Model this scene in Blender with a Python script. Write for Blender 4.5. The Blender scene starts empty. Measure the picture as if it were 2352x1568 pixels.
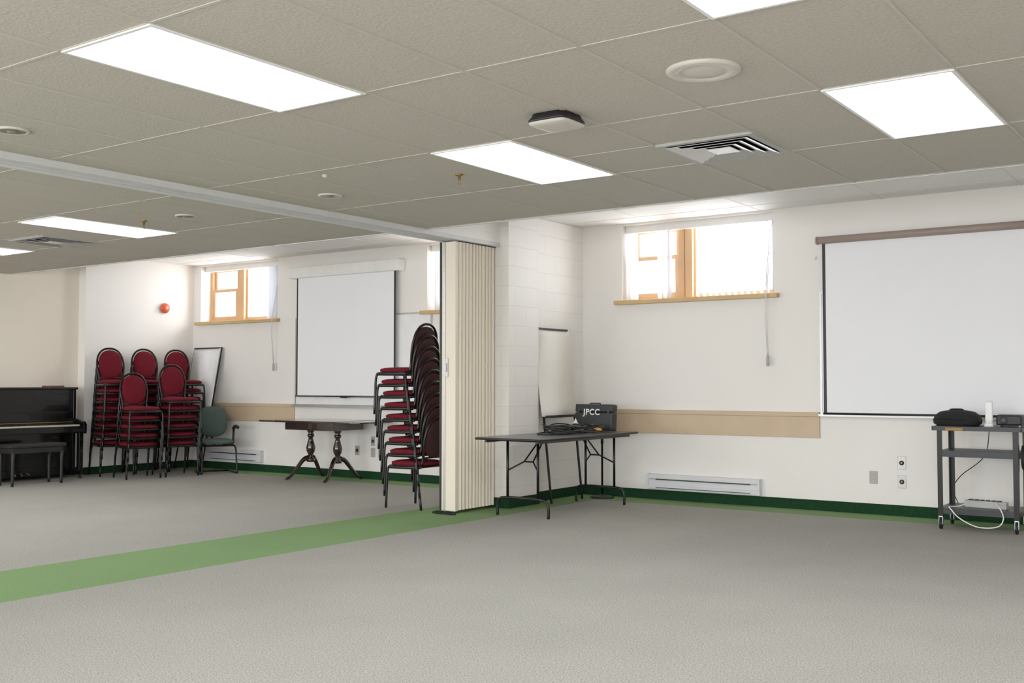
import bpy, math, random
from mathutils import Vector, Matrix
random.seed(4)
sc = bpy.context.scene
COL = sc.collection

# ------------------------------------------------------------------ materials
def lin(c):
    return tuple(((v/255)/12.92 if v/255 <= .04045 else ((v/255+.055)/1.055)**2.4) for v in c)

def mat(name, col, rough=.5, metal=0, nscale=0, namt=.1, bump=0, bscale=200, coat=0, spec=.5, sheen=0):
    m = bpy.data.materials.new(name); m.use_nodes = True
    nt = m.node_tree; b = nt.nodes['Principled BSDF']
    c = lin(col)
    b.inputs['Base Color'].default_value = (*c, 1)
    b.inputs['Roughness'].default_value = rough
    b.inputs['Metallic'].default_value = metal
    b.inputs['Specular IOR Level'].default_value = spec
    b.inputs['Coat Weight'].default_value = coat
    b.inputs['Sheen Weight'].default_value = sheen
    tc = nt.nodes.new('ShaderNodeTexCoord')
    if nscale == 0: nscale = 6; namt = min(namt, .04)
    n = nt.nodes.new('ShaderNodeTexNoise'); n.inputs['Scale'].default_value = nscale
    n.inputs['Detail'].default_value = 4
    nt.links.new(tc.outputs['Object'], n.inputs['Vector'])
    r = nt.nodes.new('ShaderNodeValToRGB')
    r.color_ramp.elements[0].position = .3; r.color_ramp.elements[1].position = .7
    r.color_ramp.elements[0].color = (*[v*(1-namt) for v in c], 1)
    r.color_ramp.elements[1].color = (*[min(1, v*(1+namt)) for v in c], 1)
    nt.links.new(n.outputs['Fac'], r.inputs['Fac'])
    nt.links.new(r.outputs['Color'], b.inputs['Base Color'])
    if bump:
        n2 = nt.nodes.new('ShaderNodeTexNoise'); n2.inputs['Scale'].default_value = bscale
        n2.inputs['Detail'].default_value = 3
        nt.links.new(tc.outputs['Object'], n2.inputs['Vector'])
        bp = nt.nodes.new('ShaderNodeBump'); bp.inputs['Strength'].default_value = bump
        bp.inputs['Distance'].default_value = .01
        nt.links.new(n2.outputs['Fac'], bp.inputs['Height'])
        nt.links.new(bp.outputs['Normal'], b.inputs['Normal'])
    return m

def emis(name, col, s):
    m = bpy.data.materials.new(name); m.use_nodes = True
    b = m.node_tree.nodes['Principled BSDF']
    b.inputs['Base Color'].default_value = (*col, 1)
    b.inputs['Emission Color'].default_value = (*col, 1)
    b.inputs['Emission Strength'].default_value = s
    return m

def wood(name, c1, c2, rough=.45, scale=(1, 12, 12), coat=0):
    m = bpy.data.materials.new(name); m.use_nodes = True
    nt = m.node_tree; b = nt.nodes['Principled BSDF']
    tc = nt.nodes.new('ShaderNodeTexCoord'); mp = nt.nodes.new('ShaderNodeMapping')
    mp.inputs['Scale'].default_value = scale
    n = nt.nodes.new('ShaderNodeTexNoise'); n.inputs['Scale'].default_value = 3; n.inputs['Detail'].default_value = 6
    r = nt.nodes.new('ShaderNodeValToRGB')
    r.color_ramp.elements[0].color = (*lin(c1), 1); r.color_ramp.elements[1].color = (*lin(c2), 1)
    r.color_ramp.elements[0].position = .35; r.color_ramp.elements[1].position = .65
    nt.links.new(tc.outputs['Object'], mp.inputs['Vector']); nt.links.new(mp.outputs['Vector'], n.inputs['Vector'])
    nt.links.new(n.outputs['Fac'], r.inputs['Fac']); nt.links.new(r.outputs['Color'], b.inputs['Base Color'])
    b.inputs['Roughness'].default_value = rough; b.inputs['Coat Weight'].default_value = coat
    return m

def blockmat(name, col):
    m = bpy.data.materials.new(name); m.use_nodes = True
    nt = m.node_tree; b = nt.nodes['Principled BSDF']
    tc = nt.nodes.new('ShaderNodeTexCoord'); sx = nt.nodes.new('ShaderNodeSeparateXYZ')
    cx = nt.nodes.new('ShaderNodeCombineXYZ'); ad = nt.nodes.new('ShaderNodeMath'); ad.operation = 'ADD'
    nt.links.new(tc.outputs['Object'], sx.inputs[0])
    nt.links.new(sx.outputs[0], ad.inputs[0]); nt.links.new(sx.outputs[1], ad.inputs[1])
    nt.links.new(ad.outputs[0], cx.inputs[0]); nt.links.new(sx.outputs[2], cx.inputs[1])
    br = nt.nodes.new('ShaderNodeTexBrick'); br.inputs['Scale'].default_value = 1
    br.inputs['Brick Width'].default_value = .4; br.inputs['Row Height'].default_value = .2
    br.inputs['Mortar Size'].default_value = .006; br.inputs['Mortar Smooth'].default_value = .6
    c = lin(col)
    br.inputs['Color1'].default_value = (*c, 1); br.inputs['Color2'].default_value = (*[v*.98 for v in c], 1)
    br.inputs['Mortar'].default_value = (*[v*.92 for v in c], 1)
    nt.links.new(cx.outputs[0], br.inputs['Vector'])
    nt.links.new(br.outputs['Color'], b.inputs['Base Color'])
    n2 = nt.nodes.new('ShaderNodeTexNoise'); n2.inputs['Scale'].default_value = 90
    nt.links.new(tc.outputs['Object'], n2.inputs['Vector'])
    mx = nt.nodes.new('ShaderNodeMath'); mx.operation = 'MULTIPLY_ADD'; mx.inputs[1].default_value = -1.0
    nt.links.new(br.outputs['Fac'], mx.inputs[0])
    m2 = nt.nodes.new('ShaderNodeMath'); m2.operation = 'MULTIPLY'; m2.inputs[1].default_value = .25
    nt.links.new(n2.outputs['Fac'], m2.inputs[0]); nt.links.new(m2.outputs[0], mx.inputs[2])
    bp = nt.nodes.new('ShaderNodeBump'); bp.inputs['Strength'].default_value = .3; bp.inputs['Distance'].default_value = .006
    nt.links.new(mx.outputs[0], bp.inputs['Height']); nt.links.new(bp.outputs['Normal'], b.inputs['Normal'])
    b.inputs['Roughness'].default_value = .55
    return m

def carpet(name, c1, c2, scale=120):
    m = bpy.data.materials.new(name); m.use_nodes = True
    nt = m.node_tree; b = nt.nodes['Principled BSDF']
    tc = nt.nodes.new('ShaderNodeTexCoord')
    n = nt.nodes.new('ShaderNodeTexNoise'); n.inputs['Scale'].default_value = scale; n.inputs['Detail'].default_value = 4
    n.inputs['Roughness'].default_value = .8
    w = nt.nodes.new('ShaderNodeTexNoise'); w.inputs['Scale'].default_value = 1.3; w.inputs['Detail'].default_value = 3
    r = nt.nodes.new('ShaderNodeValToRGB')
    r.color_ramp.elements[0].position = .36; r.color_ramp.elements[1].position = .64
    r.color_ramp.elements[0].color = (*lin(c1), 1); r.color_ramp.elements[1].color = (*lin(c2), 1)
    r2 = nt.nodes.new('ShaderNodeMapRange'); r2.inputs['To Min'].default_value = .96; r2.inputs['To Max'].default_value = 1.04
    r2.inputs['From Min'].default_value = .3; r2.inputs['From Max'].default_value = .7
    mx = nt.nodes.new('ShaderNodeVectorMath'); mx.operation = 'SCALE'
    for q in (n, w): nt.links.new(tc.outputs['Object'], q.inputs['Vector'])
    nt.links.new(n.outputs['Fac'], r.inputs['Fac']); nt.links.new(w.outputs['Fac'], r2.inputs['Value'])
    nt.links.new(r.outputs['Color'], mx.inputs[0]); nt.links.new(r2.outputs[0], mx.inputs['Scale'])
    nt.links.new(mx.outputs[0], b.inputs['Base Color'])
    bp = nt.nodes.new('ShaderNodeBump'); bp.inputs['Strength'].default_value = .25; bp.inputs['Distance'].default_value = .003
    nt.links.new(n.outputs['Fac'], bp.inputs['Height']); nt.links.new(bp.outputs['Normal'], b.inputs['Normal'])
    b.inputs['Roughness'].default_value = .95; b.inputs['Specular IOR Level'].default_value = .1
    return m

def blindmat(name):
    m = bpy.data.materials.new(name); m.use_nodes = True
    nt = m.node_tree; o = nt.nodes['Material Output']; b = nt.nodes['Principled BSDF']
    b.inputs['Base Color'].default_value = (.84, .85, .88, 1); b.inputs['Roughness'].default_value = .6
    t = nt.nodes.new('ShaderNodeBsdfTranslucent'); t.inputs['Color'].default_value = (.8, .82, .86, 1)
    mx = nt.nodes.new('ShaderNodeMixShader'); mx.inputs[0].default_value = .4
    nt.links.new(b.outputs[0], mx.inputs[1]); nt.links.new(t.outputs[0], mx.inputs[2]); nt.links.new(mx.outputs[0], o.inputs[0])
    return m

def glassmat(name):
    m = bpy.data.materials.new(name); m.use_nodes = True
    nt = m.node_tree; o = nt.nodes['Material Output']; nt.nodes.remove(nt.nodes['Principled BSDF'])
    t = nt.nodes.new('ShaderNodeBsdfTransparent'); g = nt.nodes.new('ShaderNodeBsdfGlossy'); g.inputs['Roughness'].default_value = .05
    mx = nt.nodes.new('ShaderNodeMixShader'); mx.inputs[0].default_value = .05
    nt.links.new(t.outputs[0], mx.inputs[1]); nt.links.new(g.outputs[0], mx.inputs[2]); nt.links.new(mx.outputs[0], o.inputs[0])
    return m

M = dict(
 wall=mat('wall_paint', (239, 235, 230), .6, nscale=1.5, namt=.015, bump=.05, bscale=60),
 wallbeige=mat('beige_wall_paint', (232, 222, 206), .6, nscale=1.5, namt=.015, bump=.05, bscale=60),
 block=blockmat('painted_block', (240, 236, 230)),
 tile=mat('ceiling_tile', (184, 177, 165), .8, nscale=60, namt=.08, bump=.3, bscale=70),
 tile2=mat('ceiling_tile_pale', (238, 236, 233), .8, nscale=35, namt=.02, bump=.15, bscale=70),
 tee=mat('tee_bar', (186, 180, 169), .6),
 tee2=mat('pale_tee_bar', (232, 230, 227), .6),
 carpet=carpet('grey_carpet', (112, 111, 106), (182, 180, 172)),
 green=carpet('green_carpet', (94, 124, 80), (132, 160, 110)),
 dgreen=carpet('dark_green_carpet_base', (16, 42, 24), (32, 64, 40)),
 rail=mat('tan_rail', (200, 176, 146), .55),
 wood=mat('pine', (210, 168, 124), .5, nscale=3, namt=.06),
 sill=mat('sill_wood', (198, 166, 114), .45, nscale=3, namt=.1),
 white=mat('white_enamel', (236, 235, 232), .35),
 track=mat('track_enamel', (208, 208, 206), .4),
 screen=mat('screen_fabric', (244, 244, 248), .8, nscale=2, namt=.01),
 wb=mat('whiteboard', (242, 242, 244), .2),
 alu=mat('aluminium', (190, 190, 190), .35, .6),
 black=mat('black_metal', (15, 14, 14), .35, .3),
 blackp=mat('black_plastic', (17, 17, 18), .5),
 case=mat('case_charcoal', (28, 33, 37), .5),
 blackfab=mat('black_fabric', (14, 14, 16), .9, nscale=60, namt=.2, bump=.3, bscale=300),
 piano=mat('piano_lacquer', (4, 4, 5), .2, coat=.2, spec=.35),
 ivory=mat('ivory_keys', (190, 180, 160), .3),
 brass=mat('brass', (150, 120, 70), .35, .9),
 red=mat('burgundy_fabric', (98, 14, 28), .9, nscale=90, namt=.22, bump=.3, bscale=250, spec=.2),
 redshade=mat('shaded_burgundy_shell', (48, 12, 18), .7),  # burgundy darkened: shade on the rear of the backs put into the colour
 teal=mat('teal_fabric', (76, 90, 86), .9, nscale=90, namt=.15, bump=.3, bscale=250, spec=.2),
 mahog=wood('mahogany', (28, 14, 11), (48, 24, 18), .18, (1, 8, 8), .6),
 slate=mat('slate_laminate', (84, 82, 82), .3, nscale=40, namt=.08),
 cream=mat('cream_vinyl', (230, 219, 200), .5, nscale=3, namt=.01),
 bell=mat('red_paint', (222, 88, 48), .35),
 paper=mat('flipchart_paper', (240, 236, 226), .8, nscale=3, namt=.02),
 steelgrey=mat('grey_steel', (48, 49, 52), .4, .4),
 chrome=mat('chrome', (225, 225, 227), .3, .8),
 orange=mat('orange_plastic', (226, 160, 50), .4),
 gold=mat('gold_label', (140, 104, 50), .5, .3),
 greyp=mat('grey_plastic', (170, 170, 168), .5),
 heater=mat('heater_enamel', (214, 215, 218), .4),
 spk=mat('speaker_enamel', (200, 193, 182), .5),
 blind=blindmat('blind_vinyl'),
 glass=glassmat('window_glass'),
 lamp=emis('lit_diffuser', (.97, .985, 1), 8),
 brown=mat('brown_bookcloth', (110, 60, 44), .7),
 darkhole=mat('dark_recess', (90, 86, 80), .6),
 coneref=mat('downlight_reflector', (150, 142, 130), .3, .6),
 tubegrey=mat('roller_tube_tan', (150, 134, 124), .45),
)

# ------------------------------------------------------------------ mesh builder
def cr(pts, n=6, closed=False):
    pts = [Vector(p) for p in pts]; out = []
    N = len(pts); rng = N if closed else N-1
    for i in range(rng):
        if closed:
            p0, p1, p2, p3 = pts[i-1], pts[i], pts[(i+1) % N], pts[(i+2) % N]
        else:
            p1, p2 = pts[i], pts[i+1]
            p0 = pts[i-1] if i > 0 else 2*p1-p2
            p3 = pts[i+2] if i+2 < N else 2*p2-p1
        for k in range(n):
            t = k/n
            out.append(.5*((2*p1)+(-p0+p2)*t+(2*p0-5*p1+4*p2-p3)*t*t+(-p0+3*p1-3*p2+p3)*t**3))
    if not closed: out.append(pts[-1])
    return out

class B:
    def __init__(s): s.v = []; s.f = []; s.m = []; s.s = []
    def add(s, vs, fs, m=0, sm=False):
        o = len(s.v); s.v += [tuple(v) for v in vs]
        for f in fs: s.f.append([i+o for i in f]); s.m.append(m); s.s.append(sm)
        return s
    def box(s, x0, x1, y0, y1, z0, z1, m=0, T=None):
        vs = [Vector(p) for p in ((x0,y0,z0),(x1,y0,z0),(x1,y1,z0),(x0,y1,z0),(x0,y0,z1),(x1,y0,z1),(x1,y1,z1),(x0,y1,z1))]
        if T: vs = [T @ v for v in vs]
        return s.add(vs, [(0,3,2,1),(4,5,6,7),(0,1,5,4),(1,2,6,5),(2,3,7,6),(3,0,4,7)], m)
    def tube(s, pts, r, n=8, closed=False, m=0):
        pts = [Vector(p) for p in pts]; N = len(pts)
        rs = r if isinstance(r, (list, tuple)) else [r]*N
        rings = []; up = None
        for i in range(N):
            if closed: d = pts[(i+1) % N]-pts[i-1]
            else: d = pts[min(i+1, N-1)]-pts[max(i-1, 0)]
            d.normalize()
            if up is None:
                up = Vector((0,0,1)) if abs(d.z) < .9 else Vector((1,0,0))
            up = up-d*up.dot(d)
            if up.length < 1e-5: up = Vector((0,1,0))-d*d.y
            up.normalize(); sd = d.cross(up)
            rings.append([pts[i]+(up*math.cos(a)+sd*math.sin(a))*rs[i] for a in [2*math.pi*k/n for k in range(n)]])
        vs = [p for rg in rings for p in rg]; fs = []
        for i in range(N if closed else N-1):
            a = i*n; b = ((i+1) % N)*n
            for k in range(n): fs.append((a+k, b+k, b+(k+1) % n, a+(k+1) % n))
        s.add(vs, fs, m, True)
        if not closed:
            o = len(s.v)-len(vs)
            s.f.append([o+k for k in range(n)]); s.m.append(m); s.s.append(False)
            s.f.append([o+(N-1)*n+k for k in reversed(range(n))]); s.m.append(m); s.s.append(False)
        return s
    def lathe(s, c, prof, n=20, m=0, T=None, sm=True):
        c = Vector(c); vs = []; fs = []
        for r, z in prof:
            for k in range(n):
                a = 2*math.pi*k/n; p = Vector((r*math.cos(a), r*math.sin(a), z))
                if T: p = T @ p
                vs.append(c+p)
        for i in range(len(prof)-1):
            for k in range(n):
                fs.append((i*n+k, i*n+(k+1) % n, (i+1)*n+(k+1) % n, (i+1)*n+k))
        s.add(vs, fs, m, sm)
        o = len(s.v)-len(vs)
        s.f.append([o+k for k in reversed(range(n))]); s.m.append(m); s.s.append(False)
        s.f.append([o+(len(prof)-1)*n+k for k in range(n)]); s.m.append(m); s.s.append(False)
        return s
    def cush(s, c, a, b, rings, e=3.2, n=32, m=0, T=None, taper=0):
        vs = []; fs = []
        for sc_, z in rings:
            for k in range(n):
                t = 2*math.pi*k/n; ct, st = math.cos(t), math.sin(t)
                x = a*sc_*math.copysign(abs(ct)**(2/e), ct); y = b*sc_*math.copysign(abs(st)**(2/e), st)
                y *= 1+taper*x/a
                p = Vector((x, y, z))
                if T: p = T @ p
                vs.append(Vector(c)+p)
        R = len(rings)
        for i in range(R-1):
            for k in range(n): fs.append((i*n+k, i*n+(k+1) % n, (i+1)*n+(k+1) % n, (i+1)*n+k))
        s.add(vs, fs, m, True); o = len(s.v)-len(vs)
        s.f.append([o+k for k in reversed(range(n))]); s.m.append(m); s.s.append(True)
        s.f.append([o+(R-1)*n+k for k in range(n)]); s.m.append(m); s.s.append(True)
        return s
    def prism(s, poly, z0, z1, m=0, T=None):
        n = len(poly); vs = [Vector((x, y, z0)) for x, y in poly]+[Vector((x, y, z1)) for x, y in poly]
        if T: vs = [T @ v for v in vs]
        fs = [tuple(reversed(range(n))), tuple(range(n, 2*n))]+[(i, (i+1) % n, n+(i+1) % n, n+i) for i in range(n)]
        return s.add(vs, fs, m)
    def make(s, name, mats, parent=None, loc=(0,0,0), rz=0, bevel=0, rot=None):
        me = bpy.data.meshes.new(name); me.from_pydata(s.v, [], s.f)
        if not isinstance(mats, (list, tuple)): mats = [mats]
        for mm in mats: me.materials.append(M[mm])
        for p, mi, sm in zip(me.polygons, s.m, s.s): p.material_index = mi; p.use_smooth = sm
        me.update()
        o = bpy.data.objects.new(name, me); COL.objects.link(o)
        o.location = loc; o.rotation_euler = rot if rot else (0, 0, rz)
        if parent: o.parent = parent
        if bevel:
            b = o.modifiers.new('bevel', 'BEVEL'); b.width = bevel; b.segments = 2; b.limit_method = 'ANGLE'; b.angle_limit = .7
        return o

def root(name, loc, label, cat, rz=0, group=None):
    e = bpy.data.objects.new(name, None); COL.objects.link(e); e.location = loc; e.rotation_euler = (0, 0, rz)
    e.empty_display_size = .1
    tag(e, label, cat, group); return e
def tag(o, label, cat, group=None):
    o['label'] = label; o['category'] = cat
    if group: o['group'] = group
    return o
def struct(o): o['kind'] = 'structure'; return o
def dup(o, loc=None, rz=None, parent=None):
    c = o.copy(); COL.objects.link(c)
    if parent is not None: c.parent = parent
    if loc is not None: c.location = loc
    if rz is not None: c.rotation_euler = (0, 0, rz)
    for ch in o.children: dup(ch, parent=c)
    return c
RX = lambda a: Matrix.Rotation(a, 4, 'X')
RY = lambda a: Matrix.Rotation(a, 4, 'Y')
RZ = lambda a: Matrix.Rotation(a, 4, 'Z')
TR = lambda *p: Matrix.Translation(p)

# ------------------------------------------------------------------ shell
ZC, ZR, YE, YW = 2.63, 2.97, 7.45, 10.2
XL, XRt, YF = -13.15, 2.5, -3.0
b = B()
xs = [XL-.3, -6.79, -5.82, XRt]; ys = [YF, 9.78, YW+.02]
for i in range(3):
    for j in range(2):
        g = 1 if (i == 1 or j == 1) else 0
        b.add([(xs[i],ys[j],0),(xs[i+1],ys[j],0),(xs[i+1],ys[j+1],0),(xs[i],ys[j+1],0)], [(0,1,2,3)], g)
struct(b.make('floor', ['carpet', 'green']))

wins = [(-5.72, -3.99), (-12.83, -11.19), (-8.49, -6.85)]
b = B()
b.box(XL-.3, XRt, YW, YW+.35, 0, 2.13)
b.box(XL-.3, XRt, YW, YW+.35, 2.955, 3.1)
e = sorted(wins); px = XL-.3
for a, c in e: b.box(px, a, YW, YW+.35, 2.13, 2.955); px = c
b.box(px, XRt, YW, YW+.35, 2.13, 2.955)
struct(b.make('wall_back', 'wall'))
b = B(); b.box(XL-.3, XL, YF, 8.42, 0, 3.1); b.box(XL-.3, -13.0, 8.42, YW, 0, 3.1, 1)
struct(b.make('wall_left', ['wallbeige', 'wall']))
struct(B().box(XRt, XRt+.2, YF, YW+.35, 0, 3.1).make('wall_right', 'wall'))
struct(B().box(XL-.3, XRt+.2, YF-.2, YF, 0, 3.1).make('wall_front', 'wall'))
b = B(); b.box(-6.6, -6.10, 8.59, 9.12, 0, ZR); b.box(-6.48, -6.22, 9.12, YW, 0, ZR)
struct(b.make('wall_divider', 'block'))
struct(B().box(-6.455, -6.205, YE, 8.59, ZC, ZR).make('wall_header', 'wall'))

def ceil(name, x0, x1, y0, y1, z, gx, gy, mt, fascia=False, halves=(), px=.604, py=1.22, tm='tee', t=.008):
    b = B()
    b.box(x0, x1, y0, y1, z+.004, z+.06 if not fascia else ZR+.05)
    k = math.ceil((x0-gx)/px)
    while gx+k*px < x1: b.box(gx+k*px-t, gx+k*px+t, y0, y1, z, z+.005, 1); k += 1
    k = math.ceil((y0-gy)/py)
    while gy+k*py < y1: b.box(x0, x1, gy+k*py-t, gy+k*py+t, z+.001, z+.005, 1); k += 1
    for (hx0, hx1, hy) in halves: b.box(hx0, hx1, hy-t, hy+t, z+.001, z+.005, 1)
    return struct(b.make(name, [mt, tm]))
GX, GY = -3.815-.302, 4.975
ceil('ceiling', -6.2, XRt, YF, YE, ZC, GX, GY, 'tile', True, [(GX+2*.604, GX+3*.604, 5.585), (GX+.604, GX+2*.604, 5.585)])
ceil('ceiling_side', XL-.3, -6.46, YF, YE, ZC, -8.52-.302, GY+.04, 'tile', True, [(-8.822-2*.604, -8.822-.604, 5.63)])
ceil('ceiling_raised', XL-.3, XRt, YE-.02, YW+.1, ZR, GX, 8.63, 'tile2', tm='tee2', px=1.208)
struct(B().box(-6.2, XRt, YE-.025, YE+.006, ZC-.004, ZC+.03).make('trim_1', 'track', bevel=.002))
struct(B().box(XL, -6.46, YE-.025, YE+.006, ZC-.004, ZC+.03).make('trim_2', 'track', bevel=.002))
b = B()
b.box(-6.4595, -6.2005, YF, YE, ZC-.012, ZC+.04); b.box(-6.4595, -6.2005, YE, 8.585, ZC-.012, ZC)
b.box(-6.46, -6.43, YF, 8.585, ZC-.04, ZC-.012); b.box(-6.23, -6.2, YF, 8.585, ZC-.04, ZC-.012)
b.box(-6.375, -6.355, YF, 8.585, ZC-.035, ZC-.012); b.box(-6.305, -6.285, YF, 8.585, ZC-.035, ZC-.012)
struct(b.make('trim_3', 'track'))
def railf(x0, x1, n):
    b = B(); b.box(x0, x1, YW-.02, YW, .70, .905); b.box(x0, x1, YW-.028, YW, .905, .95)
    struct(b.make(n, 'rail', bevel=.004))
railf(-6.2, -3.53, 'trim_4'); railf(-12.98, -10.82, 'trim_5')
def bb(name, *a): struct(B().box(*a, 0, .10).make(name, 'dgreen', bevel=.004))
bb('baseboard_back', -6.22, XRt, YW-.012, YW)
bb('baseboard_back_side', -13, -6.48, YW-.012, YW)
b = B(); b.box(-6.1, -6.088, 8.58, 9.12, 0, .1); b.box(-6.22, -6.208, 9.12, YW, 0, .1); b.box(-6.6, -6.09, 8.578, 8.59, 0, .1); b.box(-6.22,-6.09,9.12,9.132,0,.1)
struct(b.make('baseboard_divider', 'dgreen'))
b = B(); b.box(-13.0, -12.988, 8.42, YW, 0, .1); b.box(XL, XL+.012, YF, 8.42, 0, .1)
struct(b.make('baseboard_left', 'dgreen'))

# ------------------------------------------------------------------ windows
def window(n, x0, x1):
    y0, y1 = 10.38, 10.46; zb, zt = 2.13, 2.955
    b = B()
    b.box(x0, x0+.05, y0, y1, zb, zt); b.box(x1-.05, x1, y0, y1, zb, zt)
    b.box(x0+.05, x1-.05, y0, y1, zb, zb+.04); b.box(x0+.05, x1-.05, y0, y1, zt-.035, zt)
    xm = x0+.60
    b.box(xm, xm+.07, y0-.01, y1, zb, zt); b.box(xm+.085, xm+.17, y0-.03, y1, zb, zt); b.box(xm+.07, xm+.085, y0+.02, y1, zb, zt)
    w = b.make('window_%d' % n, 'wood', bevel=.003); struct(w)
    a0, a1 = x0+.05, xm
    zmid = 2.60
    for (q0, q1, yy) in ((zb+.04, zmid+.02, y0+.005), (zmid-.02, zt-.035, y0+.04)):
        s = B()
        s.box(a0+.005, a0+.05, yy, yy+.03, q0, q1); s.box(a1-.05, a1-.005, yy, yy+.03, q0, q1)
        s.box(a0+.05, a1-.05, yy, yy+.03, q0, q0+.045); s.box(a0+.05, a1-.05, yy, yy+.03, q1-.045, q1)
        s.make('sash', 'wood', w, bevel=.003)
    s = B(); a0, a1 = xm+.17, x1-.05
    yy = y0+.02
    s.box(a0, a0+.03, yy, yy+.03, zb+.04, zt-.035); s.box(a1-.03, a1, yy, yy+.03, zb+.04, zt-.035)
    s.box(a0+.03, a1-.03, yy, yy+.03, zb+.04, zb+.06); s.box(a0+.03, a1-.03, yy, yy+.03, zt-.06, zt-.035)
    s.make('sash', 'wood', w, bevel=.003)
    B().box(x0+.05, xm, y0+.05, y0+.053, zb+.04, zt-.035).make('pane', 'glass', w)
    B().box(xm+.17, x1-.05, y0+.05, y0+.053, zb+.04, zt-.035).make('pane', 'glass', w)
    B().box(x0-.07, x1+.06, YW-.07, 10.38, 2.085, 2.131).make('sill', 'sill', w, bevel=.006)
for i, (x0, x1) in enumerate(wins): window(i+1, x0, x1)

def blind(x0, x1, slats, cordx=None, label=''):
    b = root('vertical_blind', ((x0+x1)/2, 10.3, 2.131), label, 'window blind')
    cx = (x0+x1)/2
    B().box(x0-cx+.01, x1-cx-.01, -.03, .02, .745, .824).make('headrail', 'white', b)
    s = B()
    for sx, ang in slats:
        T = TR(sx-cx, 0, 0) @ RZ(math.radians(ang))
        s.box(-.044, .044, -.001, .001, .015, .75, 0, T)
    s.make('slats', 'blind', b)
    if cordx is not None:
        c = B(); x = cordx-cx
        c.tube([(x, -.03, .75), (x, -.19, .02), (x, -.20, -.2), (x, -.16, -.62)], .0035, 6)
        c.tube([(x+.014, -.03, .75), (x+.014, -.19, .02), (x+.014, -.20, -.2), (x+.012, -.16, -.62)], .0035, 6)
        c.make('cord', 'heater', b)
        B().lathe((x+.006, -.16, -.73), [(.012, 0), (.018, .02), (.016, .09), (.006, .12)], 12).make('cord_weight', 'greyp', b)
sl = [(-5.66, 85), (-5.60, 85), (-5.31, 86), (-5.25, 86), (-5.19, 86)] + [(-4.86+.07*k, 90) for k in range(13)]
blind(-5.72, -3.99, sl, -4.04, 'white vertical blind with pull cord in the pine window')
blind(-12.83, -11.19, [(-11.45+.03*k, 84) for k in range(8)], -11.20, 'white vertical blind gathered to one side of the window')
blind(-8.49, -6.85, [(-8.4+.035*k, 84) for k in range(12)], None, 'white vertical blind gathered beside the folding partition')

# ------------------------------------------------------------------ ceiling fittings
def ceiling_light(x, y):
    f = B()
    for a in ((-.302,-.285,-.61,.61), (.285,.302,-.61,.61), (-.285,.285,-.61,-.593), (-.285,.285,.593,.61)):
        f.box(*a, -.006, .008)
    o = f.make('ceiling_light', 'white', loc=(x, y, ZC)); tag(o, 'recessed fluorescent troffer with glowing white diffuser in ceiling grid', 'ceiling light', 'recessed fluorescent ceiling lights')
    B().box(-.285, .285, -.593, .593, -.003, .003).make('diffuser', 'lamp', o)
    return o
L0 = ceiling_light(-3.815, 5.585)
for x, y in ((-3.815,3.145), (-1.399,5.585), (-1.399,3.13), (-3.815,.705), (-1.399,.705), (1.017,5.585), (1.017,3.145), (1.017,.705),
             (-8.52,5.66), (-10.92,5.66), (-8.52,3.22), (-10.92,3.22), (-8.52,.78), (-10.92,.78)):
    dup(L0, (x, y, ZC))

def vent(x, y):
    r = root('air_vent', (x, y, ZC), 'square louvred metal air diffuser set in the ceiling tiles', 'air vent', group='ceiling air diffusers')
    f = B()
    for a in ((-.3,-.26,-.3,.3), (.26,.3,-.3,.3), (-.26,.26,-.3,-.26), (-.26,.26,.26,.3)): f.box(*a, -.008, .008)
    f.make('vent_frame', 'greyp', r)
    l = B()
    for so, si in ((.255,.205), (.195,.145), (.135,.085)):
        def ring(h, z): return [(-h,-h,z), (h,-h,z), (h,h,z), (-h,h,z)]
        vs = ring(so, -.016)+ring(si, -.002)+ring(si, .001)+ring(so, -.013)
        fs = []
        for a0, a1 in ((0,4),(4,8),(8,12),(12,0)):
            for k in range(4): fs.append((a0+k, a0+(k+1) % 4, a1+(k+1) % 4, a1+k))
        l.add(vs, fs)
    l.box(-.075, .075, -.075, .075, -.014, -.010)
    l.make('louvres', 'chrome', r)
    B().box(-.26, .26, -.26, .26, .004, .009).make('vent_backing', 'darkhole', r)
vent(-2.604, 5.885); vent(-9.728, 5.95)

b = B().lathe((0,0,0), [(.166, .008), (.166, -.006), (.15, -.012), (.11, -.012), (.105, -.006), (.10, -.008), (.02, -.011)], 40)
for k in range(4):
    a = k*math.pi/2+.4; b.lathe((.135*math.cos(a), .135*math.sin(a), -.015), [(.005, 0), (.005, .004)], 8, 1)
tag(b.make('ceiling_speaker', ['spk', 'greyp'], loc=(-2.02, 4.35, ZC)), 'round pale speaker grille mounted in a ceiling tile', 'speaker')

r = root('wireless_access_point', (-3.0, 4.66, ZC), 'square white wireless access point hanging from the ceiling', 'router')
B().cush((0,0,0), .118, .118, [(1, -.042), (1.02, -.03), (.9, -.012), (.85, .008)], 6).make('mount', 'blackp', r)
B().cush((0,0,0), .118, .118, [(.55, -.060), (.9, -.056), (1, -.048), (1, -.042)], 6).make('cover', 'spk', r)

def downlight(x, y, dx):
    r = root('downlight', (x, y, ZC), 'small round recessed downlight, switched off, in ceiling tile', 'ceiling light', group='recessed round downlights')
    B().lathe((0,0,0), [(.09, .008), (.09, -.005), (.075, -.008), (.07, -.004)], 28).make('trim_ring', 'spk', r)
    B().lathe((0,0,0), [(.07, -.005), (.055, -.0045), (.03, -.003), (.028, -.010), (.01, -.014)], 24).make('reflector', 'coneref', r)
downlight(-5.67, 5.68, 0); downlight(-7.35, 5.68, 0); downlight(-5.64, 3.19, 0)

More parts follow.
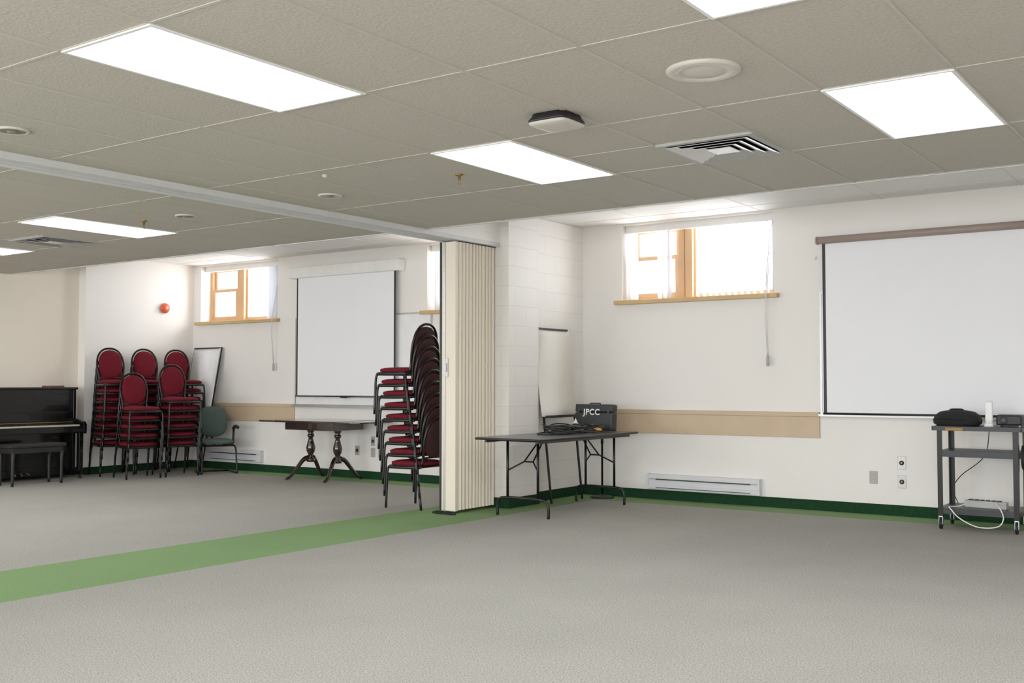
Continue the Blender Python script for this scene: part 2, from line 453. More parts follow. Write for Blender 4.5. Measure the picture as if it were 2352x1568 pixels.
def sprinkler(x, y):
    b = B().lathe((0,0,0), [(.03, .008), (.03, -.004), (.012, -.008), (.009, -.03), (.006, -.032)], 16)
    b.tube([(-.007,0,-.03), (-.011,0,-.045), (0,0,-.06)], .002, 6).tube([(.007,0,-.03), (.011,0,-.045), (0,0,-.06)], .002, 6)
    b.lathe((0,0,-.063), [(.014, 0), (.014, .003)], 14)
    tag(b.make('fire_sprinkler', 'brass', loc=(x, y, ZC)), 'small brass fire sprinkler head on the ceiling', 'sprinkler', 'ceiling sprinkler heads')
sprinkler(-4.39, 5.61); sprinkler(-7.88, 5.65)
b = B().lathe((0,0,0), [(.02, .008), (.018, -.01), (.006, -.016)], 14)
tag(b.make('ceiling_sensor', 'spk', loc=(-5.14, 5.1, ZC)), 'tiny white sensor cap on ceiling tile', 'sensor')

# ------------------------------------------------------------------ accordion partition
r = root('folding_partition', (-6.35, 7.95, 0), 'cream vinyl accordion folding partition pushed against the block pier', 'room divider')
def pleat(side):
    b = B(); N = 11; y0, y1 = .05, .625; pts = []
    per = (y1-y0)/N
    rr = random.Random(3)
    edges = [y0+(k+(rr.uniform(-.18,.18) if 0 < k < N else 0))*per for k in range(N+1)]
    for k in range(N):
        for t in range(12):
            a = t/12
            pts.append((side*(.050+.050*(math.sin(math.pi*a)**.7)), edges[k]+(edges[k+1]-edges[k])*a))
    pts.append((side*.050, y1))
    vs = []; n = len(pts)
    for z in (.03, 2.583): vs += [(x, y, z) for x, y in pts]
    fs = [(i, i+1, n+i+1, n+i) for i in range(n-1)]
    b.add(vs, fs, 0, True)
    b.make('pleats', 'cream', r)
pleat(1); pleat(-1)
B().box(-.048, .048, .06, .62, .05, 2.58).make('panel_core', 'cream', r)
B().box(-.085, .085, .0, .05, .02, 2.586).make('lead_post', 'cream', r, bevel=.006)
b = B(); b.box(-.1, -.085, -.012, .04, .02, 2.585)
b.make('edge_channel', 'steelgrey', r, bevel=.002)
b = B(); b.box(-.06, -.035, -.008, 0, .02, 2.585)
for z in [.1+.2*k for k in range(13)]: b.lathe((-.048, -.009, z), [(.005, 0), (.005, .004)], 8, 0, None)
b.make('edge_strip', 'alu', r, bevel=.002)
b = B(); b.box(-.03, .0, -.012, 0, 1.29, 1.47); b.box(-.022, -.008, -.03, -.012, 1.34, 1.42)
b.make('handle', 'alu', r, bevel=.003)
B().box(-.1, .1, .05, .63, 2.584, 2.59).make('top_carrier', 'blackp', r)
b = B()
for k in range(4):
    y = 7.89+random.uniform(-.02, .02); x = -6.42+.055*k
    b.tube(cr([(x-.05, y-.02, .009), (x, y+.02, .02), (x+.05, y, .009), (x+.02, y-.04, .009), (x-.03, y-.02, .014)], 5), .008, 6)
tag(b.make('strap', 'blackfab'), 'crumpled dark strap on the carpet under the folding partition', 'strap')

# ------------------------------------------------------------------ screens & boards
def whiteboard(x0, x1, label):
    c = (x0+x1)/2; w = (x1-x0)/2
    r = root('whiteboard', (c, YW-.001, .9), label, 'whiteboard')
    B().box(-w+.02, w-.02, -.012, 0, .05, 1.2).make('board', 'wb', r)
    b = B()
    b.box(-w, -w+.02, -.018, 0, .03, 1.22); b.box(w-.02, w, -.018, 0, .03, 1.22); b.box(-w+.02, w-.02, -.018, 0, 1.2, 1.22); b.box(-w+.02, w-.02, -.018, 0, .03, .05)
    b.make('frame', 'alu', r)
    b = B(); b.box(-w, w, -.075, 0, .012, .02); b.box(-w, w, -.08, -.072, .012, .035)
    b.make('tray', 'alu', r)
whiteboard(-3.52, -1.08, 'wall whiteboard with aluminium tray behind the pull-down screen')
whiteboard(-10.81, -8.4, 'wall whiteboard with aluminium tray behind the boxed screen')

r = root('projection_screen', (-2.3, 10.1, .93), 'pulled-down white projection screen with tan roller tube', 'projection screen')
b = B(); T = RY(math.pi/2)
b.lathe((-1.2, 0, 1.68), [(.036, 0), (.036, 2.4)], 20, 0, T)
b.make('roller_tube', 'tubegrey', r)
for s in (-1.208, 1.208):
    b = B(); b.lathe((s-.008, 0, 1.68), [(.04, 0), (.04, .016)], 20, 0, T)
    b.box(s-.006, s+.006, 0, .098, 1.665, 1.7)
    b.make('end_cap', 'greyp', r)
B().box(-1.135, 1.135, .02, .022, .02, 1.68).make('screen_surface', 'screen', r)
for a, c in ((-1.165, -1.135), (1.135, 1.165)): B().box(a, c, .0195, .0225, .02, 1.68).make('screen_border', 'blackp', r)
b = B(); b.lathe((-1.17, .02, .01), [(.011, 0), (.011, 2.34)], 12, 0, T)
b.make('weight_bar', 'blackp', r)

r = root('projection_screen', (-9.83, 10.1, 1.05), 'pulled-down white projection screen with white box housing', 'projection screen')
B().box(-.98, .98, -.06, .098, 1.6, 1.745).make('housing', 'white', r, bevel=.008)
B().box(-.865, .865, .02, .022, .02, 1.6).make('screen_surface', 'screen', r)
for a, c in ((-.89, -.865), (.865, .89)): B().box(a, c, .0195, .0225, .02, 1.6).make('screen_border', 'blackp', r)
b = B(); b.lathe((-.9, .02, .01), [(.011, 0), (.011, 1.8)], 12, 0, T); b.box(-.05, .05, .005, .03, -.012, .0)
b.make('weight_bar', 'mahog', r)

r = root('fire_bell', (-13.0, 9.68, 2.316), 'round orange-red fire alarm bell on white wall', 'alarm bell')
T = RY(math.pi/2)
B().lathe((0,0,0), [(.05, 0), (.05, .02)], 24, 0, T).make('bell_base', 'greyp', r)
B().lathe((0,0,0), [(.075, .02), (.073, .035), (.058, .055), (.03, .065), (.012, .067)], 32, 0, T).make('gong', 'bell', r)
B().lathe((0,0,0), [(.01, .066), (.008, .075)], 12, 0, T).make('bolt', 'chrome', r)

def plate(x, z, kind, label):
    b = B().box(-.038, .038, -.006, 0, -.06, .06)
    o = b.make('wall_outlet', 'greyp' if kind == 'duplex' else 'alu', loc=(x, YW-.001, z), bevel=.003)
    tag(o, label, 'outlet')
    T = RX(math.pi/2)
    if kind == 'duplex':
        for dz in (-.022, .022):
            b = B()
            b.lathe((0, -.006, dz), [(.016, 0), (.016, .003)], 16, 0, T)
            b.box(-.007, -.004, -.0105, -.009, dz-.004, dz+.006, 1); b.box(.004, .007, -.0105, -.009, dz-.004, dz+.006, 1)
            b.make('socket', ['ivory', 'blackp'], o)
    else:
        b = B()
        b.lathe((0, -.006, 0), [(.022, 0), (.022, .004), (.012, .005)], 18, 0, T); b.lathe((0,-.011,0), [(.008, 0), (.008, .006)], 12, 1, T)
        b.make('socket', ['blackp', 'brass'], o)
plate(-3.025, .345, 'duplex', 'ivory duplex power outlet on cream wall')
plate(-2.764, .492, 'round', 'steel cable plate with dark round socket on cream wall')
plate(-2.764, .317, 'round', 'steel cable plate with dark round socket on cream wall')
plate(-9.657, .36, 'round', 'steel cable plate on wall below the drop-leaf table')
plate(-9.38, .488, 'round', 'steel cable plate on wall below the whiteboard')
plate(-9.38, .342, 'duplex', 'duplex power outlet on wall below the whiteboard')
plate(-9.25, .345, 'duplex', 'small outlet on wall beside the stacked chairs')
b = B().box(-.01,.01,-.012,0,-.02,.02).box(-.004,.004,-.02,-.012,-.02,0)
tag(b.make('wall_hook', 'white', loc=(-3.56, YW-.001, 2.46)), 'small white hook on cream wall beside the screen', 'hook')

def heater(x0, x1, z0, label):
    c = (x0+x1)/2; w = (x1-x0)/2
    r = root('baseboard_heater', (c, YW-.001, z0), label, 'heater', group='electric baseboard heaters')
    b = B()
    prof = [(0, 0), (-.055, 0), (-.06, .01), (-.06, .04), (-.05, .05), (-.05, .1), (-.066, .115), (-.066, .135), (-.05, .155), (0, .16)]
    T = Matrix(((0,0,1,0),(1,0,0,0),(0,1,0,0),(0,0,0,1)))
    b.prism(prof, -w+.02, w-.02, 0, T)
    b.make('casing', 'heater', r)
    for a, c2 in ((-w, -w+.02), (w-.02, w)): B().box(a, c2, -.07, 0, 0, .163).make('end_cap', 'heater', r, bevel=.003)
    for a in ((-.0625, -.049, .100, .112), (-.0615, -.055, .014, .022)): B().box(-w+.1, w-.1, *a).make('air_slot', 'steelgrey', r)
heater(-5.39, -4.13, .11, 'white electric baseboard heater below the window')
heater(-12.6, -11.44, .13, 'white electric baseboard heater near the teal armchair')

# ------------------------------------------------------------------ stacking chairs
def make_chair(loc, rz, label, group):
    r = root('stacking_chair', loc, label, 'chair', rz, group)
    B().cush((0,0,.422), .225, .215, [(.9, 0), (.985, .006), (1, .02), (.97, .034), (.82, .044), (.4, .05)], 3.2, 36, 0, None, .05).make('seat', 'red', r)
    xb = lambda z: -.205-.19*(z-.44)
    Tb = TR(xb(.68)+.004, 0, .685) @ RY(math.radians(-10.5)) @ RY(math.pi/2)
    B().cush((0,0,0), .193, .158, [(.85, -.008), (.97, -.005), (1, .006), (.93, .020), (.7, .029), (.3, .032)], 2.3, 36, 0, Tb).make('backrest', 'red', r)
    B().cush((0,0,0), .19, .155, [(.9, -.016), (1, -.012), (1, -.008)], 2.3, 36, 0, Tb).make('back_shell', 'redshade', r)
    b = B()
    half = [(.165,.43), (.16,.50), (.168,.56), (.178,.64), (.176,.72), (.155,.80), (.11,.862), (.05,.893)]
    P = [(xb(z), -y, z) for y, z in half]+[(xb(.9), 0, .898)]+[(xb(z), y, z) for y, z in reversed(half)]
    b.tube(cr(P, 4), .014, 8)
    b.tube([(xb(.50)+.004, -.16, .50), (xb(.5)+.004, .16, .50)], .009, 6)
    b.make('back_frame', 'black', r)
    b = B()
    fr = [(-.2,-.185,.408), (-.05,-.208,.403), (.12,-.216,.403), (.2,-.196,.403), (.228,-.1,.403), (.232,0,.403)]
    b.tube(cr(fr+[(x,-y,z) for x,y,z in reversed(fr[:-1])], 4), .015, 8)
    b.tube([(-.19,-.185,.41), (-.19,.185,.41)], .01, 6)
    b.box(-.18, .2, -.19, .19, .402, .424)  # plate thickened in black, putting the shade between stacked seats into colour
    b.make('seat_frame', 'black', r)
    for sy in (-1, 1):
        B().tube(cr([(.19,sy*.2,.41), (.203,sy*.214,.36), (.208,sy*.218,.2), (.215,sy*.222,.0)], 3), .0125, 8).make('leg', 'black', r)
        B().tube(cr([(-.17,sy*.19,.43), (-.19,sy*.212,.36), (-.215,sy*.218,.18), (-.245,sy*.222,.0)], 3), .0125, 8).make('leg', 'black', r)
    return r
DZ, DX = .115, .02
def stack(base, x, y, rz, n, top, low, group):
    for k in range(n):
        a = rz+random.uniform(-.012, .012)
        loc = (x+DX*k*math.cos(rz), y+DX*k*math.sin(rz), DZ*k)
        if base is None: base = make_chair(loc, a, low, group); c = base
        else: c = dup(base, loc, a)
        c['label'] = top if k == n-1 else low
        c['group'] = group
    return base
g1 = 'stacked banquet chairs beside the folding partition'
ch = stack(None, -6.93, 8.18, math.pi, 9, 'burgundy round-back banquet chair topping the stack by the partition', 'burgundy banquet chair nested in tall stack by the partition', g1)
g2 = 'stacked banquet chairs by the corner wall'
al = math.radians(-15)
for x, y, n, where in ((-12.68, 8.64, 8, 'tall stack beside piano'), (-12.68, 9.18, 8, 'tall stack against wall'), (-12.62, 9.68, 8, 'tall stack near flip chart'),
                       (-12.03, 8.58, 5, 'low stack beside piano'), (-11.93, 9.10, 6, 'low stack by armchair')):
    stack(ch, x, y, al, n, 'burgundy round-back banquet chair on top of '+where, 'burgundy banquet chair nested in '+where, g2)

# ------------------------------------------------------------------ piano
r = root('upright_piano', (-13.14, 7.4, 0), 'glossy black upright piano against the beige wall', 'piano')
W = .75
B().box(0, .34, -W+.03, W-.03, .06, 1.15).make('body', 'piano', r, bevel=.004)
for a, c in ((-W, -W+.035), (W-.035, W)): B().box(0, .38, a, c, .03, 1.15).make('side_panel', 'piano', r, bevel=.004)
B().box(-.0, .41, -W-.01, W+.01, 1.15, 1.18).make('lid', 'piano', r, bevel=.006)
B().box(0, .62, -W+.035, W-.035, .60, .68).make('key_bed', 'piano', r, bevel=.005)
for s in (-1, 1):
    y0, y1 = (-W, -W+.04) if s < 0 else (W-.04, W)
    B().prism([(.3,.58), (.63,.58), (.635,.70), (.60,.735), (.42,.77), (.3,.80)], y0, y1, 0, Matrix(((1,0,0,0),(0,0,1,0),(0,1,0,0),(0,0,0,1)))).make('key_cheek', 'piano', r, bevel=.004)
b = B()
kw = (2*W-.16)/52
for k in range(52): b.box(.44, .59, -W+.08+k*kw+.0008, -W+.08+(k+1)*kw-.0008, .68, .698)
b.make('white_keys', 'ivory', r)
b = B()
for k in range(51):
    if k % 7 in (0, 2, 3, 5, 6): b.box(.44, .535, -W+.08+(k+1)*kw-.006, -W+.08+(k+1)*kw+.006, .695, .711)
b.make('black_keys', 'blackp', r)
b = B(); b.box(.34, .44, -W+.04, W-.04, .70, .725); b.box(.34, .36, -W+.04, W-.04, .72, .86)
b.make('fallboard', 'piano', r, bevel=.004)
b = B(); b.box(.4405, .4445, -W+.08, W-.08, .726, .735); b.make('brass_strip', 'brass', r)
for s in (-1, 1):
    y = s*(W-.05)
    b = B(); b.box(.53, .59, y-.03, y+.03, .10, .60); b.make('leg', 'piano', r, bevel=.006)
    B().box(0, .62, y-.02, y+.02, .05, .11).make('toe_block', 'piano', r, bevel=.006)
B().box(.3,.36,-W+.07,W-.07,.05,.14).make('bottom_rail', 'piano', r, bevel=.004)
for s in (-1, 1):
    for x in (.06, .57):
        B().lathe((x, s*(W-.05)-.012, .026), [(.025, 0), (.025, .024)], 16, 0, RX(-math.pi/2)).make('caster', 'steelgrey', r)
for k in (-1, 0, 1):
    B().tube([(.34, k*.09, .1), (.40, k*.09, .09), (.43, k*.09, .075)], [.005, .006, .008], 8).make('pedal', 'brass', r)

r = root('piano_bench', (-12.3, 7.27, 0), 'black wooden piano bench in front of the piano', 'bench')
B().box(-.17, .17, -.36, .36, .455, .50).make('seat', 'blackp', r, bevel=.01)
B().box(-.15, .15, -.33, .33, .39, .455).make('apron', 'blackp', r, bevel=.004)
for sx in (-1, 1):
    for sy in (-1, 1):
        B().lathe((sx*.135, sy*.315, 0), [(.014, 0), (.018, .05), (.02, .3), (.024, .40)], 12).make('leg', 'blackp', r)
tag(B().box(-.07, .07, -.12, .12, 0, .02).box(-.068,.07,-.118,.118,.003,.017,1).make('hymn_book', ['brown', 'paper'], loc=(-12.97, 7.95, 1.18), rz=.2), 'closed brown book lying on top of the piano', 'book')

# ------------------------------------------------------------------ flip charts
def flip(name_label, loc, rz, w, ztop, lean, padbot, ext, hw_, pm):
    r = root('flip_chart_easel', loc, name_label, 'easel', rz)
    T = RX(-lean)
    L = ztop/math.cos(lean)
    for s in (-1, 1):
        B().box(s*(w/2)-hw_, s*(w/2)+hw_, -.010, .006, 0, L-.02, 0, T).make('leg', 'black', r)
    B().box(-w/2-hw_, w/2+hw_, -.012, .008, L-.02, L, 0, T).make('crossbar', 'black', r)
    B().box(-w/2, w/2, -.03, .0, padbot-.045, padbot-.02, 0, T).make('shelf', 'steelgrey', r)
    B().box(-w/2+hw_, w/2-hw_, -.008, .002, padbot, L-.02, 0, T).make('board', 'wb', r)
    vs = []; n = 12
    for k in range(n+1):
        u = k/n; z = L-.012-(L-.012-padbot+.03)*u; c = .012*math.sin(u*7)*u
        vs += [(-w/2-ext, -.016-c*.6, z), (w/2+min(ext, .012)+.01*u, -.016-c, z)]
    vs = [T @ Vector(v) for v in vs]
    b = B(); b.add(vs, [(2*k, 2*k+1, 2*k+3, 2*k+2) for k in range(n)], 0, True)
    p = b.make('paper_pad', pm, r); so = p.modifiers.new('s', 'SOLIDIFY'); so.thickness = .004
    B().box(-w/2+.03, w/2-.03, -.028, -.014, L-.024, L-.004, 0, T).make('clamp', 'blackp', r)
    return r
flip('folded flip chart easel with white paper leaning on back wall', (-12.58, 9.80, 0), 0, .60, 1.75, .195, .86, -.014, .007, 'wb')
flip('flip chart easel with large paper pad leaning in block alcove', (-5.98, 9.475, 0), math.radians(90), .60, 1.81, .105, .92, .06, .011, 'paper')

# ------------------------------------------------------------------ teal office chair
r = root('guest_armchair', (-11.8, 9.66, 0), 'teal upholstered office armchair with black arms and sled base', 'chair', math.radians(-28))
B().cush((0,0,.40), .235, .225, [(.88, 0), (.98, .015), (1, .035), (.94, .055), (.7, .068), (.3, .072)], 3, 32).make('seat', 'teal', r)
Tb = TR(-.25, 0, .70) @ RY(math.radians(-12)) @ RY(math.pi/2)
B().cush((0,0,0), .215, .205, [(.85,-.03), (.97,-.02), (1,.0), (.95,.02), (.7,.035), (.3,.04)], 2.7, 32, 0, Tb).make('backrest', 'teal', r)
B().tube(cr([(-.1,0,.38), (-.24,0,.40), (-.275,0,.50), (-.28,0,.64)], 5), .018, 8).make('back_support', 'blackp', r)
for s in (-1, 1):
    B().tube(cr([(-.12,s*.2,.38), (-.14,s*.26,.40), (-.17,s*.275,.52), (-.14,s*.275,.61), (-.02,s*.275,.635), (.12,s*.27,.625)], 5), [.016]*14+[.024]*12, 8).make('armrest', 'blackp', r)
b = B()
for s in (-1, 1):
    b.tube(cr([(-.1,s*.12,.38), (.1,s*.2,.385), (.2,s*.225,.35), (.235,s*.23,.2), (.26,s*.235,.04), (.23,s*.235,.013), (0,s*.235,.013), (-.25,s*.235,.013)], 5), .0125, 8)
b.tube([(-.25,-.235,.013), (-.25,.235,.013)], .0125, 8)
b.tube([(.15,-.2,.38), (.15,.2,.38)], .0125, 8)
b.make('sled_base', 'black', r)

# ------------------------------------------------------------------ pedestal table
r = root('drop_leaf_table', (-9.83, 9.77, 0), 'dark mahogany double-pedestal drop-leaf table near the back wall', 'table')
def rrect(x0, x1, y0, y1, rad, n=5):
    P = []
    for cx, cy, a0 in ((x1-rad, y1-rad, 0), (x0+rad, y1-rad, 90), (x0+rad, y0+rad, 180), (x1-rad, y0+rad, 270)):
        for k in range(n+1):
            a = math.radians(a0+90*k/n); P.append((cx+rad*math.cos(a), cy+rad*math.sin(a)))
    return P
B().prism(rrect(-.52, .52, -.37, .37, .005), .735, .76).make('table_top', 'mahog', r, bevel=.004)
def leafp(s):
    P = [(.525,-.37), (.8,-.37), (.9,-.30), (.94,-.2), (.94,.2), (.9,.3), (.8,.37), (.525,.37)]
    return [(x*s, y) for x, y in (P if s > 0 else reversed(P))]
for s in (-1, 1): B().prism(leafp(s), .737, .757).make('leaf', 'mahog', r, bevel=.004)
B().box(-.42, .42, -.28, .28, .64, .735).make('apron', 'mahog', r, bevel=.004)
for s in (-1, 1):
    x = s*.24
    B().lathe((x, 0, .22), [(.05,0), (.055,.03), (.035,.06), (.03,.09), (.055,.14), (.06,.19), (.04,.26), (.028,.31), (.045,.33), (.045,.35), (.03,.37), (.05,.40), (.055,.42)], 20).make('pedestal', 'mahog', r)
    for sy in (-1, 1):
        dx = s*.10
        P = cr([(x, sy*.03, .28), (x+dx*.3, sy*.10, .25), (x+dx*.6, sy*.19, .14), (x+dx*.9, sy*.27, .045), (x+dx, sy*.33, .018)], 4)
        n = len(P); B().tube(P, [.034-.016*i/(n-1) for i in range(n)], 8).make('foot', 'mahog', r)

# ------------------------------------------------------------------ folding table and its things
TX, TY, TZ = -5.615, 8.79, .735
r = root('folding_table', (TX, TY, 0), 'black-edged folding table with grey top beside the block pier', 'table')
B().prism(rrect(-.335, .335, -.94, .94, .02), TZ-.022, TZ).make('table_top', 'slate', r)
b = B(); P = rrect(-.338, .338, -.943, .943, .022)
n = len(P); b.tube([(x, y, TZ-.012) for x, y in P], .011, 6, True); b.make('edge_band', 'blackp', r)
for a, c in ((-.29, -.27), (.27, .29)): B().box(a, c, -.85, .85, TZ-.05, TZ-.022).make('under_rail', 'black', r)
for y in (-.66, .74):
    b = B()
    b.tube(cr([(-.285, y, .0), (-.285, y, .09), (-.27, y, .14), (-.22, y, .165), (0, y, .17), (.22, y, .165), (.27, y, .14), (.285, y, .09), (.285, y, 0)], 4), .014, 8)
    for s in (-1, 1): b.tube([(s*.17, y, .17), (s*.17, y, TZ-.03)], .013, 8)
    b.tube([(-.27, y, TZ-.035), (.27, y, TZ-.035)], .012, 8)
    b.make('leg', 'black', r)
    d = 1 if y < 0 else -1
    b = B()
    b.tube([(-.17, y, .42), (-.05, y+.1*d, .50), (-.02, y+.33*d, TZ-.03)], .008, 6); b.tube([(.17, y, .42), (.05, y+.1*d, .50), (.02, y+.33*d, TZ-.03)], .008, 6)
    b.tube([(-.05, y+.1*d, .50), (.05, y+.1*d, .50)], .008, 6)
    b.make('brace', 'black', r)

r = root('equipment_case', (-5.72, 9.62, TZ), 'black road case with white lettering JPCC on folding table', 'case')
Tt = RX(-.08)
B().box(-.225, .225, -.055, .055, .006, .19, 0, Tt).make('body', 'case', r, bevel=.012)
B().box(-.225, .225, -.055, .055, .194, .275, 0, Tt).make('lid', 'case', r, bevel=.012)
for s in (-1, 1): B().box(s*.18-.012, s*.18+.012, -.061, -.054, .17, .215, 0, Tt).make('latch', 'steelgrey', r, bevel=.002)
b = B(); b.tube(cr([(-.06,0,.27), (-.055,0,.285), (.055,0,.285), (.06,0,.27)], 4), .006, 6); b.make('handle', 'blackp', r)
fc = bpy.data.curves.new('lettering', 'FONT'); fc.body = 'JPCC'; fc.size = .085; fc.align_x = 'CENTER'; fc.align_y = 'CENTER'; fc.extrude = .0006; fc.offset = .002; fc.space_character = 1.1
to = bpy.data.objects.new('tmp_text', fc); COL.objects.link(to)
bpy.context.view_layer.update()
me = bpy.data.meshes.new_from_object(to.evaluated_get(bpy.context.evaluated_depsgraph_get()))
bpy.data.objects.remove(to)
me.materials.clear(); me.materials.append(M['white'])
tm = bpy.data.objects.new('lettering', me); COL.objects.link(tm); tm.parent = r
tm.matrix_local = Tt @ TR(-.02, -.0585, .19) @ RX(math.pi/2)
tm['label'] = 'white stencilled letters JPCC'

random.seed(7)
r = root('cable_coil', (-5.60, 9.02, TZ), 'loosely coiled black cables heaped on the folding table', 'cable')
b = B()
for k in range(18):
    rr = random.uniform(.1, .2); cx, cy = random.uniform(-.07,.05), random.uniform(-.26,.24); z = .008+.0045*k
    P = [(cx+rr*math.cos(t)*random.uniform(.85,1.1), cy+rr*1.3*math.sin(t)*random.uniform(.85,1.1), z+random.uniform(-.012,.012)) for t in [2*math.pi*i/10 for i in range(10)]]
    P = [(x, y, max(.008, q)) for x, y, q in P]
    b.tube(cr(P, 4, True), .007, 6, True)
b.tube(cr([(-.1,-.1,.03), (-.2,-.35,.008), (-.05,-.5,.008), (.1,-.3,.008), (.1,-.1,.03)], 5), .006, 6)
b.make('cable', 'blackp', r)
b = B(); b.tube([(.16,.10,.045), (.19,.13,.04), (.22,.15,.035)], [.009,.013,.010], 10); b.make('connector', 'orange', r)
b = B()
pts = []
for i in range(9):
    for j in range(9):
        u, v = i/8-.5, j/8-.5
        pts.append((u*.16, v*.14, max(.002, .14*(1-2.0*abs(u))*(1-1.6*abs(v))+random.uniform(-.016,.016))))
b.add(pts, [(i*9+j, (i+1)*9+j, (i+1)*9+j+1, i*9+j+1) for i in range(8) for j in range(8)])
o = b.make('crumpled_paper', 'white', loc=(-5.84, 9.42, TZ)); tag(o, 'crumpled white tissue on the folding table by the case', 'paper')
so = o.modifiers.new('s', 'SOLIDIFY'); so.thickness = .002

r = root('microphone_stand', (-5.85, 9.98, 0), 'black microphone stand with round base behind folding table', 'microphone stand')
B().lathe((0,0,0), [(.13,0), (.13,.012), (.11,.02), (.03,.03), (.014,.04)], 32).make('base', 'blackp', r)
B().lathe((0,0,.03), [(.011,0), (.011,.55), (.016,.55), (.016,.62), (.008,.62), (.008,.9)], 14).make('pole', 'black', r)
B().tube([(0,0,.92), (.02,-.05,.95)], [.014,.018], 10).make('clip', 'blackp', r)

# ------------------------------------------------------------------ AV cart
r = root('utility_cart', (-1.965, 9.72, 0), 'black steel AV cart with three shelves on casters', 'cart')
hw, hd = .315, .22
def tray(z, ov=0, lip=.045):
    b = B(); w, d = hw+ov, hd+ov
    b.box(-w, w, -d, d, z, z+.006)
    b.box(-w, w, -d, -d+.006, z-lip, z+.0); b.box(-w, w, d-.006, d, z-lip, z); b.box(-w, -w+.006, -d, d, z-lip, z); b.box(w-.006, w, -d, d, z-lip, z)
    return b
tray(.862, .035, .03).make('top_shelf', 'steelgrey', r)
tray(.655).make('middle_shelf', 'steelgrey', r)
tray(.175).make('bottom_shelf', 'steelgrey', r)
for sx in (-1, 1):
    for sy in (-1, 1):
        b = B(); x, y = sx*hw, sy*hd
        b.box(min(x, x-sx*.04), max(x, x-sx*.04), min(y, y-sy*.004)-.002, max(y, y-sy*.004)+.002, .11, .86)
        b.box(min(x, x-sx*.004)-.002, max(x, x-sx*.004)+.002, min(y, y-sy*.04), max(y, y-sy*.04), .11, .86)
        b.make('leg', 'black', r)
        cx, cy = x-sx*.02, y-sy*.02
        c = B().box(cx-.016, cx-.012, cy-.025, cy+.02, .04, .11).box(cx+.012, cx+.016, cy-.025, cy+.02, .04, .11).box(cx-.016, cx+.016, cy-.02, cy+.02, .10, .112)
        co = c.make('caster', 'chrome', r)
        B().lathe((cx-.011, cy-.01, .045), [(.03,0), (.045,.003), (.045,.019), (.03,.022)], 22, 0, RY(math.pi/2)).make('wheel', 'blackp', co)
B().box(-.24, -.10, -hd-.04, -hd-.036, .835, .858).make('name_plate', 'gold', r)

r = root('projector_bag', (-2.15, 9.66, .868), 'soft black carrying bag lying on top of the cart', 'bag')
B().cush((0,0,0), .19, .13, [(.85,.0), (1,.02), (1.02,.05), (.93,.09), (.72,.120), (.3,.135)], 3, 32, 0, None, .2).make('body', 'blackfab', r)
B().tube(cr([(-.17,-.05,.06), (-.1,-.14,.07), (.05,-.15,.06), (.15,-.06,.05)], 5), .008, 6).make('strap', 'blackfab', r)
B().tube(cr([(-.06,-.02,.125), (-.04,-.02,.14), (.04,-.02,.14), (.06,-.02,.125)], 5), .007, 6).make('handle', 'blackfab', r)

r = root('wireless_device', (-1.885, 9.60, .868), 'slim upright white device standing on the cart', 'wireless device')
B().cush((0,0,0), .038, .04, [(1,0), (1,.02), (.8,.03)], 3, 24).make('base', 'white', r)
B().cush((0,0,0), .028, .014, [(1,.028), (1.05,.06), (1.05,.2), (.9,.215)], 4, 24).make('upright_body', 'white', r)

r = root('projector', (-1.74, 9.72, .868), 'small black projector on the cart', 'projector')
B().box(-.1, .1, -.09, .09, .01, .10).make('body', 'blackp', r, bevel=.015)
B().lathe((-.04, -.088, .055), [(.028,0), (.03,.015), (.022,.015), (.018,.008)], 20, 0, RX(math.pi/2)).make('lens', 'steelgrey', r)
for x, y in ((-.08,-.07),(.08,-.07),(-.08,.07),(.08,.07)): B().lathe((x,y,0), [(.01,0),(.01,.012)], 10).make('foot', 'greyp', r)

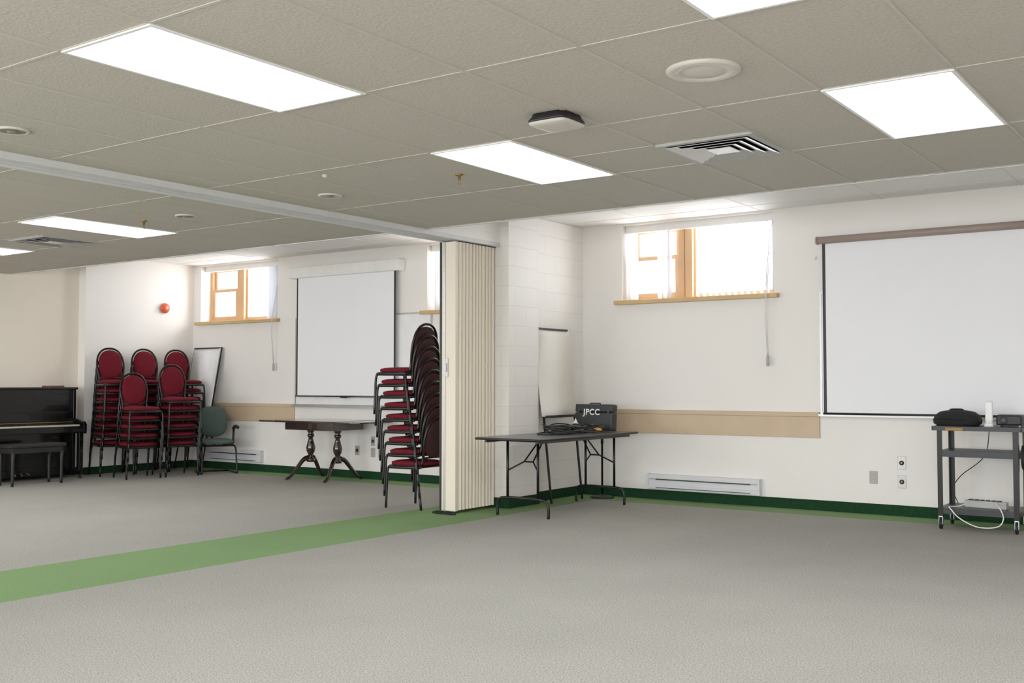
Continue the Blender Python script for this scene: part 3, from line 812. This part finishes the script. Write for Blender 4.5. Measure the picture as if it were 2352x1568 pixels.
r = root('power_bar', (-1.93, 9.66, .181), 'grey power bar with sockets on the bottom shelf of the cart', 'power strip', math.radians(-8))
B().box(-.17, .17, -.032, .032, .0, .06).make('housing', 'greyp', r, bevel=.006)
for k in range(6): B().box(-.14+k*.046, -.112+k*.046, -.02, .02, .0605, .068).make('socket', 'blackp', r)
P = cr([(-2.18,9.46,.19), (-2.1,9.44,.11), (-1.95,9.40,.05), (-1.8,9.42,.06), (-1.76,9.45,.13), (-1.80,9.52,.2), (-1.85,9.6,.235)], 6)
P2 = cr([(-2.18,9.46,.19), (-2.2,9.55,.188), (-2.14,9.62,.188), (-2.09,9.66,.21)], 5)
b = B(); b.tube(list(reversed(P2))+P[1:], .005, 6)
tag(b.make('extension_lead', 'white'), 'white power lead drooping from the bottom shelf of the cart', 'cable')
b = B(); b.tube(cr([(-1.95,9.95,.86), (-2.0,9.97,.6), (-2.2,10.0,.42), (-2.28,10.05,.3), (-2.26,10.1,.18), (-2.2,10.12,.05), (-2.16,10.1,.008)], 6), .004, 6)
tag(b.make('wall_lead', 'blackp'), 'thin black lead hanging behind the cart to the floor', 'cable')
b = B()
for k in range(5):
    rr = .075+.004*k
    b.tube([( -1.635+.007*k, 9.62+rr*math.cos(t)*.8, .62+rr*math.sin(t)*1.3-.02*k*.3) for t in [2*math.pi*i/20 for i in range(20)]], .005, 6, True)
tag(b.make('cable_coil', 'blackp'), 'coiled black cable hanging on the side of the cart', 'cable')

# ------------------------------------------------------------------ light, world, camera
w = bpy.data.worlds.new('world'); sc.world = w; w.use_nodes = True
w.node_tree.nodes['Background'].inputs[0].default_value = (.97, .98, 1, 1)
w.node_tree.nodes['Background'].inputs[1].default_value = 4.0
def area(loc, rot, sx, sy, e, col=(.95, .975, 1)):
    ld = bpy.data.lights.new('daylight_and_fill', 'AREA'); ld.shape = 'RECTANGLE'; ld.size = sx; ld.size_y = sy; ld.energy = e; ld.color = col
    lo = bpy.data.objects.new('daylight_and_fill', ld); COL.objects.link(lo); lo.location = loc; lo.rotation_euler = [math.radians(a) for a in rot]
for i, (x0, x1) in enumerate(wins): area(((x0+x1)/2, 10.75, 2.6), (-80, 0, 0), x1-x0, .8, (46, 28, 46)[i])
# unseen fill lamps added behind the camera to lift far walls and ceiling
area((-1.2, -2.7, 1.4), (93, 0, 0), 6.5, 1.8, 245)
area((-9.8, -2.7, 1.4), (93, 0, 0), 5.5, 1.8, 225)

cd = bpy.data.cameras.new('camera'); co = bpy.data.objects.new('camera', cd); COL.objects.link(co)
co.location = (0, 0, 1.23); co.rotation_euler = (math.radians(92.25), 0, math.radians(35.2))
cd.sensor_width = 36; cd.lens = 2446/2352*36; cd.clip_end = 100
sc.camera = co
sc.view_settings.view_transform = 'Standard'
sc.view_settings.exposure = .44
sc.view_settings.gamma = 1.14
